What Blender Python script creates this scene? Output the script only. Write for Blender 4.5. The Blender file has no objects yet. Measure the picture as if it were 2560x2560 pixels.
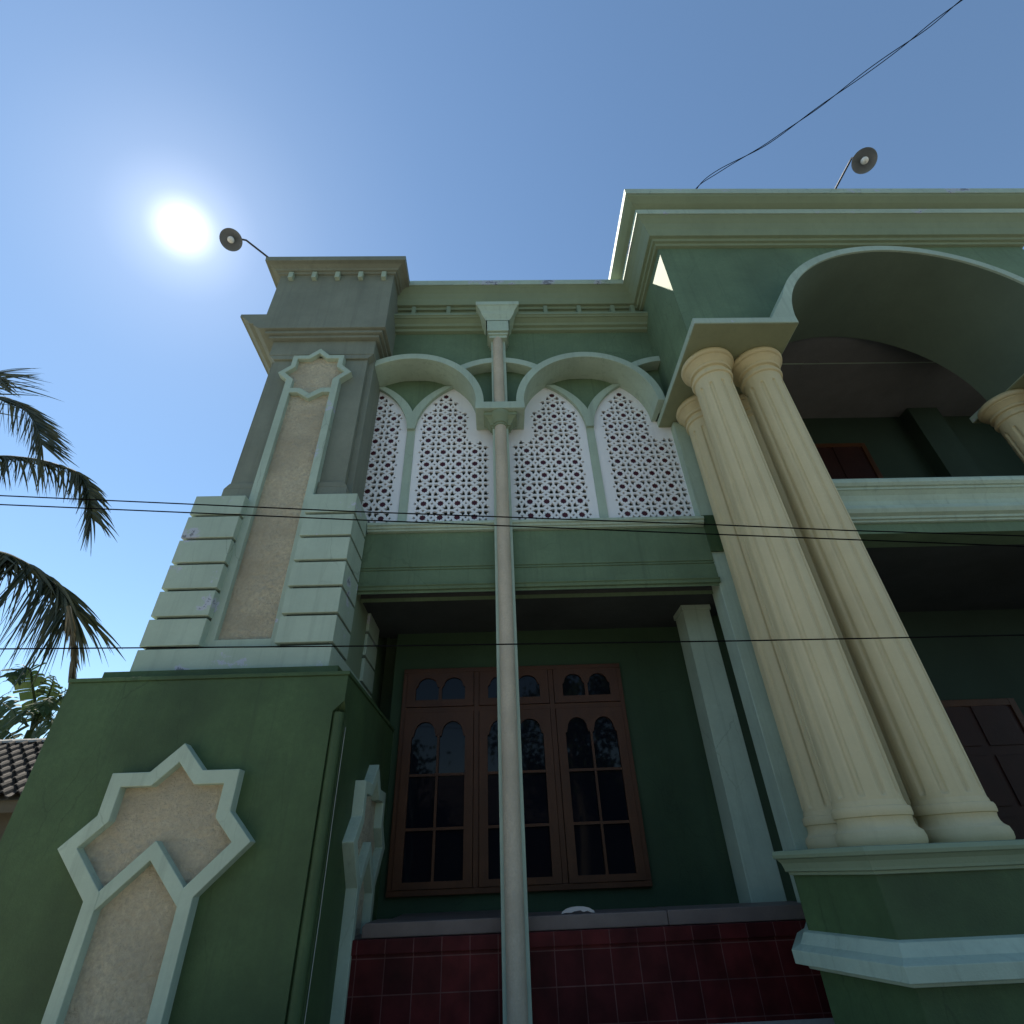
import bpy, bmesh, math, random
from mathutils import Vector, Matrix
from mathutils.geometry import delaunay_2d_cdt
random.seed(7)
S = bpy.context.scene
COL = S.collection
PI = math.pi
def rad(a): return math.radians(a)

# ------------------------------------------------------------------ camera
R = [[0.9993458200122305, -0.01335557914338691, -0.03360893526768336],
     [-0.020107922098882895, 0.5672368728665991, -0.8233091773625427],
     [0.030059998219358876, 0.8234463908271542, 0.5665972449110441]]
cam_d = bpy.data.cameras.new('camera')
cam = bpy.data.objects.new('camera', cam_d); COL.objects.link(cam)
cam.matrix_world = Matrix(((R[0][0], -R[1][0], -R[2][0], 0), (R[0][1], -R[1][1], -R[2][1], 0),
                           (R[0][2], -R[1][2], -R[2][2], 0), (0, 0, 0, 1)))
cam_d.sensor_fit = 'HORIZONTAL'; cam_d.sensor_width = 36.0
cam_d.lens = 18.0 * 1.01811
cam_d.clip_start = 0.05; cam_d.clip_end = 3000
S.camera = cam

# ------------------------------------------------------------------ sky and sun
SUN = Vector((-0.453, 0.402, 0.796)).normalized()
EL = math.asin(SUN.z); AZ = math.atan2(SUN.x, SUN.y)
W = bpy.data.worlds.new('World'); S.world = W; W.use_nodes = True
nt = W.node_tree; nt.nodes.clear()
out = nt.nodes.new('ShaderNodeOutputWorld'); bg = nt.nodes.new('ShaderNodeBackground')
sky = nt.nodes.new('ShaderNodeTexSky'); sky.sky_type = 'NISHITA'; sky.sun_disc = False
sky.sun_elevation = EL; sky.sun_rotation = AZ
sky.air_density = 1.0; sky.dust_density = 0.02; sky.ozone_density = 0.7; sky.altitude = 50
bg.inputs[1].default_value = 0.098
tint = nt.nodes.new('ShaderNodeMix'); tint.data_type = 'RGBA'; tint.blend_type = 'MULTIPLY'; tint.inputs[0].default_value = 1
tint.inputs[7].default_value = (.88, 1.01, 1.03, 1)      # cooler white balance of the phone's sky
hs = nt.nodes.new('ShaderNodeHueSaturation'); hs.inputs['Saturation'].default_value = .98; hs.inputs['Value'].default_value = 1.0
nt.links.new(sky.outputs[0], hs.inputs['Color']); nt.links.new(hs.outputs[0], tint.inputs[6]); nt.links.new(tint.outputs[2], bg.inputs[0])
# the sun's own bright disc and its aureole in the sky
tc = nt.nodes.new('ShaderNodeTexCoord')
dot = nt.nodes.new('ShaderNodeVectorMath'); dot.operation = 'DOT_PRODUCT'; dot.inputs[1].default_value = SUN
nrm = nt.nodes.new('ShaderNodeVectorMath'); nrm.operation = 'NORMALIZE'
nt.links.new(tc.outputs['Generated'], nrm.inputs[0]); nt.links.new(nrm.outputs[0], dot.inputs[0])
ac = nt.nodes.new('ShaderNodeMath'); ac.operation = 'ARCCOSINE'; nt.links.new(dot.outputs['Value'], ac.inputs[0])
ramp = nt.nodes.new('ShaderNodeValToRGB')
mr = nt.nodes.new('ShaderNodeMapRange'); mr.inputs[1].default_value = 0; mr.inputs[2].default_value = rad(40)
nt.links.new(ac.outputs[0], mr.inputs[0]); nt.links.new(mr.outputs[0], ramp.inputs[0])
e = ramp.color_ramp.elements
ramp.color_ramp.interpolation = 'B_SPLINE'
stops = [(0.0, 1.0), (0.010, .95), (0.024, .32), (0.038, .10), (0.075, .045), (0.15, .020), (0.30, .008), (0.55, .002), (1.0, 0.0)]
e[0].position = stops[0][0]; e[0].color = (1, 1, 1, 1); e[1].position = 1.0; e[1].color = (0, 0, 0, 1)
for p, v in stops[1:-1]:
    k = e.new(p); k.color = (v, v * .98, v * .96, 1)
bg2 = nt.nodes.new('ShaderNodeBackground'); bg2.inputs[1].default_value = 4.0
nt.links.new(ramp.outputs[0], bg2.inputs[0])
add = nt.nodes.new('ShaderNodeAddShader')
nt.links.new(bg.outputs[0], add.inputs[0]); nt.links.new(bg2.outputs[0], add.inputs[1]); nt.links.new(add.outputs[0], out.inputs[0])

sd = bpy.data.lights.new('sun', 'SUN'); sd.energy = 5.0; sd.angle = rad(0.5); sd.color = (1, .93, .80)
so = bpy.data.objects.new('sun', sd); COL.objects.link(so)
so.rotation_euler = SUN.to_track_quat('Z', 'Y').to_euler()
S.view_settings.view_transform = 'Standard'; S.view_settings.look = 'None'
S.view_settings.exposure = 0.80; S.view_settings.gamma = 1.0
try: S.view_settings.use_curve_mapping = False
except Exception: pass

# ------------------------------------------------------------------ materials
MATS = {}
def mat(name, col, rough=.75, var=.10, bump=.15, scale=6.0, streak=.12, spec=.3, peel=None, pcol=(.42, .45, .50), crack=0, bump_scale=60, fine=.5, bdist=.012):
    m = bpy.data.materials.new(name); m.use_nodes = True; MATS[name] = m
    n = m.node_tree.nodes; l = m.node_tree.links
    b = n['Principled BSDF']; b.inputs['Roughness'].default_value = rough
    b.inputs['Specular IOR Level'].default_value = spec
    gp = n.new('ShaderNodeNewGeometry'); t = None
    POS = gp.outputs['Position']
    def noise(sc, det=4, vec=None, ro=.6):
        x = n.new('ShaderNodeTexNoise'); x.inputs['Scale'].default_value = sc; x.inputs['Detail'].default_value = det
        x.inputs['Roughness'].default_value = ro
        l.new(vec or POS, x.inputs['Vector']); return x
    def mixc(fac, a, bcol, mode='MIX'):
        x = n.new('ShaderNodeMix'); x.data_type = 'RGBA'; x.blend_type = mode
        if isinstance(fac, float): x.inputs[0].default_value = fac
        else: l.new(fac, x.inputs[0])
        for k, c in ((6, a), (7, bcol)):
            if isinstance(c, tuple): x.inputs[k].default_value = (*c, 1)
            else: l.new(c, x.inputs[k])
        return x.outputs[2]
    def rng(v, a, bb, c=0.0, d=1.0):
        x = n.new('ShaderNodeMapRange'); l.new(v, x.inputs[0])
        x.inputs[1].default_value = a; x.inputs[2].default_value = bb; x.inputs[3].default_value = c; x.inputs[4].default_value = d
        return x.outputs[0]
    lo = tuple(c * (1 - var * 1.6) for c in col); hi = tuple(min(.95, c * (1 + var)) for c in col)
    big = noise(scale * .25, 6, ro=.65)
    c = mixc(rng(big.outputs[0], .3, .7), lo, hi)
    sm = noise(scale * 6, 5, ro=.7)
    c = mixc(rng(sm.outputs[0], .3, .75, 0, fine), c, tuple(x * (1 - var * 1.2) for x in col))
    if streak:
        mp = n.new('ShaderNodeMapping'); mp.inputs['Scale'].default_value = (13, 13, .45); l.new(POS, mp.inputs[0])
        s = noise(1.0, 5, mp.outputs[0], .7)
        c = mixc(rng(s.outputs[0], .52, .8, 0, streak * 3), c, tuple(x * .62 + .004 for x in col))
    if peel:
        p = noise(3.1, 3, ro=.5); q = noise(26, 4, ro=.75)
        ad = n.new('ShaderNodeMath'); ad.operation = 'MULTIPLY_ADD'; l.new(q.outputs[0], ad.inputs[0]); ad.inputs[1].default_value = .35; l.new(p.outputs[0], ad.inputs[2])
        f = rng(ad.outputs[0], .815 - peel, .825 - peel)
        f.node.clamp = True
        c = mixc(f, c, pcol)
        f2 = rng(ad.outputs[0], .872 - peel, .88 - peel)
        c = mixc(f2, c, tuple(x * .45 for x in pcol))
    if crack:
        # hairline cracks, running mostly upright
        mp2 = n.new('ShaderNodeMapping'); mp2.inputs['Scale'].default_value = (2.6, 2.6, .9); l.new(POS, mp2.inputs[0])
        dn = noise(5, 4); mv = n.new('ShaderNodeMix'); mv.data_type = 'RGBA'; mv.blend_type = 'LINEAR_LIGHT'; mv.inputs[0].default_value = .10
        l.new(mp2.outputs[0], mv.inputs[6]); l.new(dn.outputs[1], mv.inputs[7])
        vo = n.new('ShaderNodeTexVoronoi'); vo.feature = 'DISTANCE_TO_EDGE'; vo.inputs['Scale'].default_value = 1.0; l.new(mv.outputs[2], vo.inputs['Vector'])
        f = rng(vo.outputs['Distance'], 0.002, 0.010, 1.0, 0.0)
        msk = noise(1.1, 2); g2 = rng(msk.outputs[0], .46, .60, 0, crack)
        mu = n.new('ShaderNodeMath'); mu.operation = 'MULTIPLY'; l.new(f, mu.inputs[0]); l.new(g2, mu.inputs[1])
        c = mixc(mu.outputs[0], c, tuple(x * .4 for x in col))
    l.new(c, b.inputs['Base Color'])
    if bump:
        bn = n.new('ShaderNodeBump'); bn.inputs['Strength'].default_value = bump; bn.inputs['Distance'].default_value = bdist
        h = noise(bump_scale, 6, ro=.7); h2 = noise(3.5, 3)
        mm = n.new('ShaderNodeMath'); mm.operation = 'MULTIPLY_ADD'; l.new(h2.outputs[0], mm.inputs[0]); mm.inputs[1].default_value = 1.6; l.new(h.outputs[0], mm.inputs[2])
        l.new(mm.outputs[0], bn.inputs['Height']); l.new(bn.outputs[0], b.inputs['Normal'])
    return m
M_base = mat('darkened_deep_green_paint', (0.062, 0.110, 0.044), .6, .30, .3, 4, .34, .3, crack=.4)  # deep base green, darkened to stand in for light falloff toward the bottom
M_wall = mat('wall_green_paint', (0.132, 0.198, 0.112), .65, .22, .25, 4, .30, crack=.3)
M_shaft = mat('haze_greyed_green_paint', (0.205, 0.225, 0.175), .75, .14, .3, 6, .22)  # green greyed and lightened: flare haze over the tower put into the colour
M_trim = mat('pale_green_paint', (0.385, 0.475, 0.375), .6, .13, .2, 5, .26, crack=.3)
M_trimp = mat('peeling_pale_green_paint', (0.385, 0.475, 0.380), .65, .11, .25, 5, .18, peel=.006, crack=.45)
M_mould = mat('moulding_green_paint', (0.210, 0.265, 0.170), .65, .08, .15, 5, .10)
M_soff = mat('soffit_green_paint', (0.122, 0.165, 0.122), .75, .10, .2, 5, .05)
M_col = mat('cream_column_paint', (0.580, 0.500, 0.300), .6, .08, .2, 5, .14, crack=0)
M_pipe = mat('beige_render', (0.560, 0.490, 0.370), .8, .16, .5, 9, .14, fine=.9, bump_scale=70, bdist=.02)
M_rough = mat('rough_cast_beige', (0.780, 0.680, 0.490), .95, .27, 1.0, 5.2, .06, fine=1.0, bump_scale=26, bdist=.07)  # colour speckle: pit dirt, also standing in for shade inside the pits
M_white = mat('white_screen_paint', (0.780, 0.780, 0.780), .6, .03, .05, 5, .05)
M_red = mat('dark_red_inlay', (.06, .008, .014), .4, .1, 0, 5, 0)
M_wood = mat('brown_window_wood', (0.090, 0.035, 0.014), .45, .2, .15, 9, .2)
M_door = mat('dark_red_door_wood', (0.040, 0.012, 0.009), .5, .2, .15, 9, .2)
M_gran = mat('grey_granite', (0.165, 0.130, 0.115), .5, .12, .1, 20, 0)
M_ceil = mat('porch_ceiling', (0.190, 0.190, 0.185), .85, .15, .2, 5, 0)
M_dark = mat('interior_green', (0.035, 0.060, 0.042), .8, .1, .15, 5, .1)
M_con = mat('yard_concrete', (0.400, 0.370, 0.310), .9, .15, .4, 3, 0)
M_road = mat('asphalt', (.06, .06, .062), .9, .15, .4, 3, 0)
M_grass = mat('verge_soil', (0.160, 0.140, 0.090), .95, .3, .5, 3, 0)
M_rooft = mat('old_clay_roof_tile', (0.050, 0.041, 0.036), .85, .35, .4, 9, .1)
M_roofr = mat('old_ridge_mortar', (.34, .33, .31), .9, .2, .4, 9, .1)
M_plank = mat('old_house_wall', (.10, .085, .06), .9, .2, .3, 5, .2)
M_black = mat('black_cable', (.006, .006, .007), 1.0, 0, 0, 5, 0, 0.0)
M_metal = mat('dark_metal_pipe', (.03, .03, .032), .5, .1, 0, 5, 0, .5)
M_shade = mat('enamel_lamp_shade', (0.140, 0.155, 0.170), .4, .06, 0, 5, 0, .5)
M_bulb = mat('white_bulb_glass', (.75, .75, .72), .25, 0, 0, 5, 0, .5)
M_plate = mat('white_ceramic', (0.450, 0.450, 0.450), .3, .03, 0, 5, 0, .5)
M_bark = mat('palm_bark', (.13, .11, .08), .9, .3, .6, 9, 0)
M_stone = mat('granite_white_dust', (.5, .5, .5), .9)

def leafmat(name, a, b, trans=.35, rough=.6):
    m = bpy.data.materials.new(name); m.use_nodes = True
    n = m.node_tree.nodes; l = m.node_tree.links
    p = n['Principled BSDF']; p.inputs['Roughness'].default_value = rough; p.inputs['Specular IOR Level'].default_value = .25
    t = n.new('ShaderNodeTexCoord'); x = n.new('ShaderNodeTexNoise'); x.inputs['Scale'].default_value = 2.5; x.inputs['Detail'].default_value = 4
    l.new(t.outputs['Object'], x.inputs['Vector'])
    r = n.new('ShaderNodeValToRGB'); r.color_ramp.elements[0].position = .35; r.color_ramp.elements[1].position = .68
    r.color_ramp.elements[0].color = (*a, 1); r.color_ramp.elements[1].color = (*b, 1)
    l.new(x.outputs[0], r.inputs[0]); l.new(r.outputs[0], p.inputs['Base Color'])
    tr = n.new('ShaderNodeBsdfTranslucent'); l.new(r.outputs[0], tr.inputs[0])
    mx = n.new('ShaderNodeMixShader'); mx.inputs[0].default_value = trans
    l.new(p.outputs[0], mx.inputs[1]); l.new(tr.outputs[0], mx.inputs[2]); l.new(mx.outputs[0], n['Material Output'].inputs[0])
    return m
M_palm = leafmat('palm_leaf', (.02, .03, .014), (.065, .07, .035), .2)
M_dry = leafmat('dry_palm_leaf', (.12, .10, .055), (.20, .15, .08), .3)
M_ban = leafmat('banana_leaf', (.03, .06, .02), (.07, .10, .035), .3)
M_tree = leafmat('tree_leaf', (.025, .055, .018), (.06, .10, .03), .3)

def glassmat():
    m = bpy.data.materials.new('dark_window_glass'); m.use_nodes = True
    b = m.node_tree.nodes['Principled BSDF']
    b.inputs['Base Color'].default_value = (.006, .007, .012, 1); b.inputs['Roughness'].default_value = .03
    b.inputs['Specular IOR Level'].default_value = .17
    return m
M_glass = glassmat()

def tilemat():
    m = bpy.data.materials.new('glazed_red_tile'); m.use_nodes = True
    n = m.node_tree.nodes; l = m.node_tree.links; b = n['Principled BSDF']
    t = n.new('ShaderNodeTexCoord'); mp = n.new('ShaderNodeMapping'); mp.inputs['Rotation'].default_value = (rad(-90), 0, 0)
    l.new(t.outputs['Object'], mp.inputs[0])
    br = n.new('ShaderNodeTexBrick'); br.offset = 0; br.inputs['Scale'].default_value = 1
    br.inputs['Brick Width'].default_value = .205; br.inputs['Row Height'].default_value = .2
    br.inputs['Mortar Size'].default_value = .0035; br.inputs['Mortar Smooth'].default_value = .2
    br.inputs['Color1'].default_value = (.055, .0075, .009, 1); br.inputs['Color2'].default_value = (.105, .015, .015, 1)
    br.inputs['Mortar'].default_value = (.135, .06, .055, 1)
    mp.inputs['Location'].default_value = (-.155, -.03, 0)
    l.new(mp.outputs[0], br.inputs['Vector'])
    x = n.new('ShaderNodeTexNoise'); x.inputs['Scale'].default_value = 5; x.inputs['Detail'].default_value = 6; l.new(t.outputs['Object'], x.inputs['Vector'])
    mr = n.new('ShaderNodeMapRange'); mr.inputs[1].default_value = .3; mr.inputs[2].default_value = .8; mr.inputs[3].default_value = .45; mr.inputs[4].default_value = 1.35
    l.new(x.outputs[0], mr.inputs[0])
    mx = n.new('ShaderNodeMix'); mx.data_type = 'RGBA'; mx.blend_type = 'MULTIPLY'; mx.inputs[0].default_value = 1
    l.new(br.outputs[0], mx.inputs[6]); l.new(mr.outputs[0], mx.inputs[7]); l.new(mx.outputs[2], b.inputs['Base Color'])
    b.inputs['Roughness'].default_value = .5; b.inputs['Specular IOR Level'].default_value = .15
    return m
M_tile = tilemat()

# ------------------------------------------------------------------ mesh helpers
class MB:
    def __init__(s): s.v = []; s.f = []
    def face_block(s, v, f):
        o = len(s.v); s.v += [tuple(p) for p in v]; s.f += [tuple(i + o for i in q) for q in f]; return s
    def box(s, x0, x1, y0, y1, z0, z1):
        return s.face_block([(x0, y0, z0), (x1, y0, z0), (x1, y1, z0), (x0, y1, z0), (x0, y0, z1), (x1, y0, z1), (x1, y1, z1), (x0, y1, z1)],
                            [(0, 3, 2, 1), (4, 5, 6, 7), (0, 1, 5, 4), (1, 2, 6, 5), (2, 3, 7, 6), (3, 0, 4, 7)])
    def prism(s, poly, axis, a, b):
        def P(u, w, d):
            return {'y': (u, d, w), 'z': (u, w, d), 'x': (d, u, w)}[axis]
        n = len(poly)
        v = [P(u, w, a) for u, w in poly] + [P(u, w, b) for u, w in poly]
        f = [tuple(range(n)), tuple(range(2 * n - 1, n - 1, -1))]
        for i in range(n):
            j = (i + 1) % n; f.append((i, i + n, j + n, j))
        return s.face_block(v, f)
    def strip(s, A, B, y0, y1):
        """solid between two (x,z) polylines of equal length, from depth y0 to y1"""
        n = len(A); v = []
        for y in (y0, y1):
            v += [(a[0], y, a[1]) for a in A] + [(b[0], y, b[1]) for b in B]
        f = []
        for i in range(n - 1):
            f.append((i, i + 1, n + i + 1, n + i))
            f.append((2 * n + i, 3 * n + i, 3 * n + i + 1, 2 * n + i + 1))
            f.append((i, 2 * n + i, 2 * n + i + 1, i + 1))
            f.append((n + i, n + i + 1, 3 * n + i + 1, 3 * n + i))
        f.append((0, n, 3 * n, 2 * n)); f.append((n - 1, 3 * n - 1, 4 * n - 1, 2 * n - 1))
        return s.face_block(v, f)
    def sweep(s, path, prof, closed=False, flip=1):
        """mitred sweep of profile (offset, z) along a plan polyline; offset goes to the right of travel * flip"""
        n = len(path); rows = []
        for i in range(n):
            p = Vector(path[i]); d0 = d1 = None
            if i > 0 or closed: d0 = (p - Vector(path[i - 1])).normalized()
            if i < n - 1 or closed: d1 = (Vector(path[(i + 1) % n]) - p).normalized()
            d0 = d0 or d1; d1 = d1 or d0
            n0 = Vector((d0.y, -d0.x)) * flip; n1 = Vector((d1.y, -d1.x)) * flip
            m = (n0 + n1); m = m / max(.2, (1 + n0.dot(n1)))
            rows.append([(p.x + m.x * e, p.y + m.y * e, z) for e, z in prof])
        k = len(prof); v = [q for r in rows for q in r]; f = []
        for i in range(n if closed else n - 1):
            a = i * k; b = ((i + 1) % n) * k
            for j in range(k - 1): f.append((a + j, b + j, b + j + 1, a + j + 1))
        if not closed: f.append(tuple(range(k))); f.append(tuple(range((n - 1) * k + k - 1, (n - 1) * k - 1, -1)))
        return s.face_block(v, f)
    def lathe(s, cx, cy, prof, n=48, a0=0, a1=2 * PI):
        full = abs(a1 - a0 - 2 * PI) < 1e-6; c = n if full else n + 1
        v = []; f = []
        for r, z in prof:
            for i in range(c):
                a = a0 + (a1 - a0) * i / n; v.append((cx + r * math.cos(a), cy + r * math.sin(a), z))
        for j in range(len(prof) - 1):
            for i in range(n):
                k = (i + 1) % c; f.append((j * c + i, j * c + k, (j + 1) * c + k, (j + 1) * c + i))
        f.append(tuple(range(c - 1, -1, -1))); f.append(tuple(range((len(prof) - 1) * c, len(prof) * c)))
        return s.face_block(v, f)
    def tube(s, pts, r, n=8):
        pts = [Vector(p) for p in pts]; m = len(pts); v = []; f = []
        up = Vector((0.13, .21, .97))
        for i, p in enumerate(pts):
            t = (pts[min(i + 1, m - 1)] - pts[max(i - 1, 0)]).normalized()
            a = t.cross(up); a = a.normalized() if a.length > 1e-4 else Vector((1, 0, 0)); b = t.cross(a)
            rr = r[i] if isinstance(r, (list, tuple)) else r
            for k in range(n):
                g = 2 * PI * k / n; v.append(p + (a * math.cos(g) + b * math.sin(g)) * rr)
        for i in range(m - 1):
            for k in range(n):
                q = (k + 1) % n; f.append((i * n + k, i * n + q, (i + 1) * n + q, (i + 1) * n + k))
        f.append(tuple(range(n - 1, -1, -1))); f.append(tuple(range((m - 1) * n, m * n)))
        return s.face_block(v, f)

ORG = {}
def build(name, mb, m, parent=None, origin=None, bevel=0, smooth=0, label=None):
    """links one mesh object; vertices are given in world space"""
    po = ORG.get(parent.name, Vector((0, 0, 0))) if parent else Vector((0, 0, 0))
    o_w = Vector(origin) if origin is not None else po
    me = bpy.data.meshes.new(name)
    me.from_pydata([tuple(Vector(p) - o_w) for p in mb.v], [], mb.f); me.update()
    bm = bmesh.new(); bm.from_mesh(me)
    bmesh.ops.recalc_face_normals(bm, faces=bm.faces[:]); bm.to_mesh(me); bm.free()
    me.materials.append(m)
    o = bpy.data.objects.new(name, me); COL.objects.link(o)
    if parent: o.parent = parent
    o.location = o_w - po
    ORG[o.name] = o_w
    if smooth:
        for p in me.polygons: p.use_smooth = True
        es = o.modifiers.new('edges', 'EDGE_SPLIT'); es.split_angle = rad(smooth)
    if bevel:
        b = o.modifiers.new('bevel', 'BEVEL'); b.width = bevel; b.segments = 2; b.limit_method = 'ANGLE'; b.angle_limit = rad(35); b.use_clamp_overlap = True
    if label: o['label'] = label
    return o
def empty(name, loc):
    o = bpy.data.objects.new(name, None); COL.objects.link(o); o.location = loc; o.empty_display_size = .2
    ORG[o.name] = Vector(loc); return o
def tag(o, label=None, cat=None, group=None, kind=None):
    if label: o['label'] = label
    if cat: o['category'] = cat
    if group: o['group'] = group
    if kind: o['kind'] = kind
    return o
def copy_tree(o, parent=None, off=None):
    c = o.copy(); COL.objects.link(c)
    if parent is not None: c.parent = parent
    if off is not None: c.location = o.location + Vector(off)
    for ch in list(o.children): copy_tree(ch, c)
    return c
def arc(cx, cz, a, b, t0, t1, n):
    return [(cx + a * math.cos(t0 + (t1 - t0) * i / n), cz + b * math.sin(t0 + (t1 - t0) * i / n)) for i in range(n + 1)]

GZ = -.92                                                # ground level (the camera is the origin)
# ------------------------------------------------------------------ ground
g = MB()
g.face_block([(-600, -600, GZ), (600, -600, GZ), (600, 600, GZ), (-600, 600, GZ)], [(0, 1, 2, 3)])
tag(build('ground', g, M_grass), kind='structure')
g = MB().box(-30, 30, -3.6, 12, GZ - .1, GZ + .004)
tag(build('yard_pavement', g, M_con), kind='structure')
g = MB().box(-300, 300, -10.5, -4.4, GZ - .1, GZ + .006)
tag(build('road', g, M_road), kind='structure')

# ------------------------------------------------------------------ the house
H = empty('house', (0, 4.5, GZ))
tag(H, 'two storey green house with a corner tower, pierced white screens and cream fluted columns', 'house')

# ---- corner tower
XT = -2.275; Yb = 4.154; Yq = 4.40
hb = 1.076; hq = .8275
xl, xr = XT - hb, XT + hb; yb0, yb1 = Yb, Yb + 2 * hb
nz = 1.05; rb = .08
t = MB()
full = [(xl, yb0), (xr - rb, yb0), (xr - rb, yb0 + rb), (xr, yb0 + rb), (xr, yb1), (xl, yb1)]
shut = [(xl, yb0), (xr - .002, yb0), (xr - .001, yb0 + .001), (xr, yb0 + .002), (xr, yb1), (xl, yb1)]
lev = [(full, GZ), (full, nz), (shut, nz + .075), (shut, 1.318)]
v = [(x, y, z) for pl_, z in lev for x, y in pl_]; f = [tuple(range(5, -1, -1)), tuple(range(18, 24))]
for a in range(3):
    for i in range(6):
        k = (i + 1) % 6; f.append((a * 6 + i, a * 6 + k, a * 6 + 6 + k, a * 6 + 6 + i))
t.face_block(v, f)
t.box(xl - .012, xr + .012, yb0 - .012, yb1 + .012, 1.324, 1.352)
t.box(xl + .004, xr - .004, yb0 + .004, yb1 - .004, 1.318, 1.324)
t.box(xl + .13, xr - .13, yb0 + .13, yb1 - .13, 1.352, 1.445)
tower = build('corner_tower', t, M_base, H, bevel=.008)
r = MB().lathe(xr - .042, yb0 + .045, [(.042, GZ), (.042, nz - .005)], 16)
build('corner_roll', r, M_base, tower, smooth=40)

def octa(c, r, k): return [(c[0] + r * math.cos(a), c[1] + r * math.sin(a)) for a in k]
def star_half(R_, sx, cz, kind):
    """right half outline of an octagram from the top point down to its right point"""
    r_ = R_ * .7654
    pts = []
    for i in range(5):
        a = PI / 2 - i * PI / 4; pts.append((R_ * math.cos(a), cz + R_ * math.sin(a)))
        if i < 4:
            a2 = a - PI / 8; pts.append((r_ * math.cos(a2), cz + r_ * math.sin(a2)))
    return pts[:5]
def relief(name, parent, ax, c0, front, back, back_panel, R_, Ri, hs, hi, cz, z0, dirn, chev, plabel=None):
    """star-topped relief frame with rough cast panel. ax 'y' -> faces -Y, ax 'x' -> faces +X; c0 is the centre along the wall"""
    outer = star_half(R_, 1, cz, 0); inner = star_half(Ri, 1, cz, 0)
    # right side: after the side point go diagonally down to the stem
    outer += [(hs, cz - (R_ - hs)), (hs, z0)]
    zj = cz - (Ri - hi)
    inner += [(hi, zj), (hi, z0)]
    m = MB(); mp = MB()
    def P(u, w, d): return (c0 + u, d, w) if ax == 'y' else (d, c0 + u, w)
    for sgn in (1, -1):
        A = [(sgn * u, w) for u, w in outer]; B = [(sgn * u, w) for u, w in inner]
        n = len(A); v = []
        for d in (front, back):
            v += [P(u, w, d) for u, w in A] + [P(u, w, d) for u, w in B]
        f = []
        for i in range(n - 1):
            f += [(i, i + 1, n + i + 1, n + i), (2 * n + i, 3 * n + i, 3 * n + i + 1, 2 * n + i + 1),
                  (i, 2 * n + i, 2 * n + i + 1, i + 1), (n + i, n + i + 1, 3 * n + i + 1, 3 * n + i)]
        f += [(n - 1, 3 * n - 1, 4 * n - 1, 2 * n - 1)]
        m.face_block(v, f)
    f2 = front + (.003 if (front < back) else -.003)
    up, lo = chev
    n = len(up); v = []
    for d in (f2, back):
        v += [P(u, w, d) for u, w in up] + [P(u, w, d) for u, w in lo]
    f = []
    for i in range(n - 1):
        f += [(i, i + 1, n + i + 1, n + i), (2 * n + i, 3 * n + i, 3 * n + i + 1, 2 * n + i + 1),
              (i, 2 * n + i, 2 * n + i + 1, i + 1), (n + i, n + i + 1, 3 * n + i + 1, 3 * n + i)]
    m.face_block(v, f)
    fr = build(name, m, M_trimp if ax == 'y' and R_ < .5 else M_trim, parent, bevel=.005)
    # rough cast panel inside
    mo = .02
    po = [(u, w) for u, w in star_half(Ri + mo, 1, cz, 0)] + [(hi + mo, zj - .0), (hi + mo, z0)]
    poly = [(-u, w) for u, w in po[::-1]][:-1] + po
    v = [P(u, w, back_panel) for u, w in poly] + [P(u, w, back + (.02 if front < back else -.02)) for u, w in poly]
    k = len(poly)
    mp.face_block(v, [tuple(range(k)), tuple(range(2 * k - 1, k - 1, -1))] + [(i, i + k, (i + 1) % k + k, (i + 1) % k) for i in range(k)])
    build('relief_panel', mp, M_rough, parent)
    return fr
# big star on the tower base (front) and the same on its porch side
Rb = .62; Rbi = .495; hsb = .335; hib = .25; czb = .053 * 4.075
up = [(-.262, czb - .235), (0, czb + .027), (.262, czb - .235)]
lo = [(-.262, czb - .345), (0, czb - .083), (.262, czb - .345)]
relief('star_relief', tower, 'y', XT, Yb - .088, Yb + .004, Yb - .018, Rb, Rbi, hsb, hib, czb, GZ, 1, (up, lo))
relief('star_relief', tower, 'x', yb0 + hb, xr + .088, xr - .004, xr + .018, Rb, Rbi, hsb, hib, czb, GZ, 1, (up, lo))

# quoins: four stacks of banded blocks
qz = [1.70, 1.976, 2.25, 2.525, 2.80, 3.076, 3.305]; qs = .505; gr = .03
XQ0, XQ1 = XT - hq, XT + hq; YQ0, YQ1 = Yq, Yq + 2 * hq
plain = MB().box(XQ0, XQ1, YQ0, YQ1, 1.445, qz[0] - gr)
build('tower_plinth_course', plain, M_trimp, tower, bevel=.006)
for (x0, y0) in ((XQ0, YQ0), (XQ1 - qs, YQ0), (XQ1 - qs, YQ1 - qs), (XQ0, YQ1 - qs)):
    q = MB()
    for i in range(len(qz) - 1):
        q.box(x0, x0 + qs, y0, y0 + qs, qz[i], qz[i + 1] - (gr if i < len(qz) - 2 else 0))
    build('quoin_stack', q, M_trimp, tower, bevel=.004)
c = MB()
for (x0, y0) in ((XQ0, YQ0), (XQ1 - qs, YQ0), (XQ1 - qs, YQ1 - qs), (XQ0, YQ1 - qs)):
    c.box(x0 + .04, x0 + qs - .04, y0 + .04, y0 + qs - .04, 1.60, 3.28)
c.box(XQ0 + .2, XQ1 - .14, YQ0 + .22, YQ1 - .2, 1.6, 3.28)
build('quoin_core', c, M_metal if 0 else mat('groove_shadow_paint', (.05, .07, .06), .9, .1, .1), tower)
# plain rendered infill between the quoins on the porch side
c = MB().box(XQ1 - .10, XQ1 - .03, YQ0 + qs + .002, YQ1 - qs - .002, 1.60, 3.29)
build('side_infill', c, M_mould, tower, bevel=.004)
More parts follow.
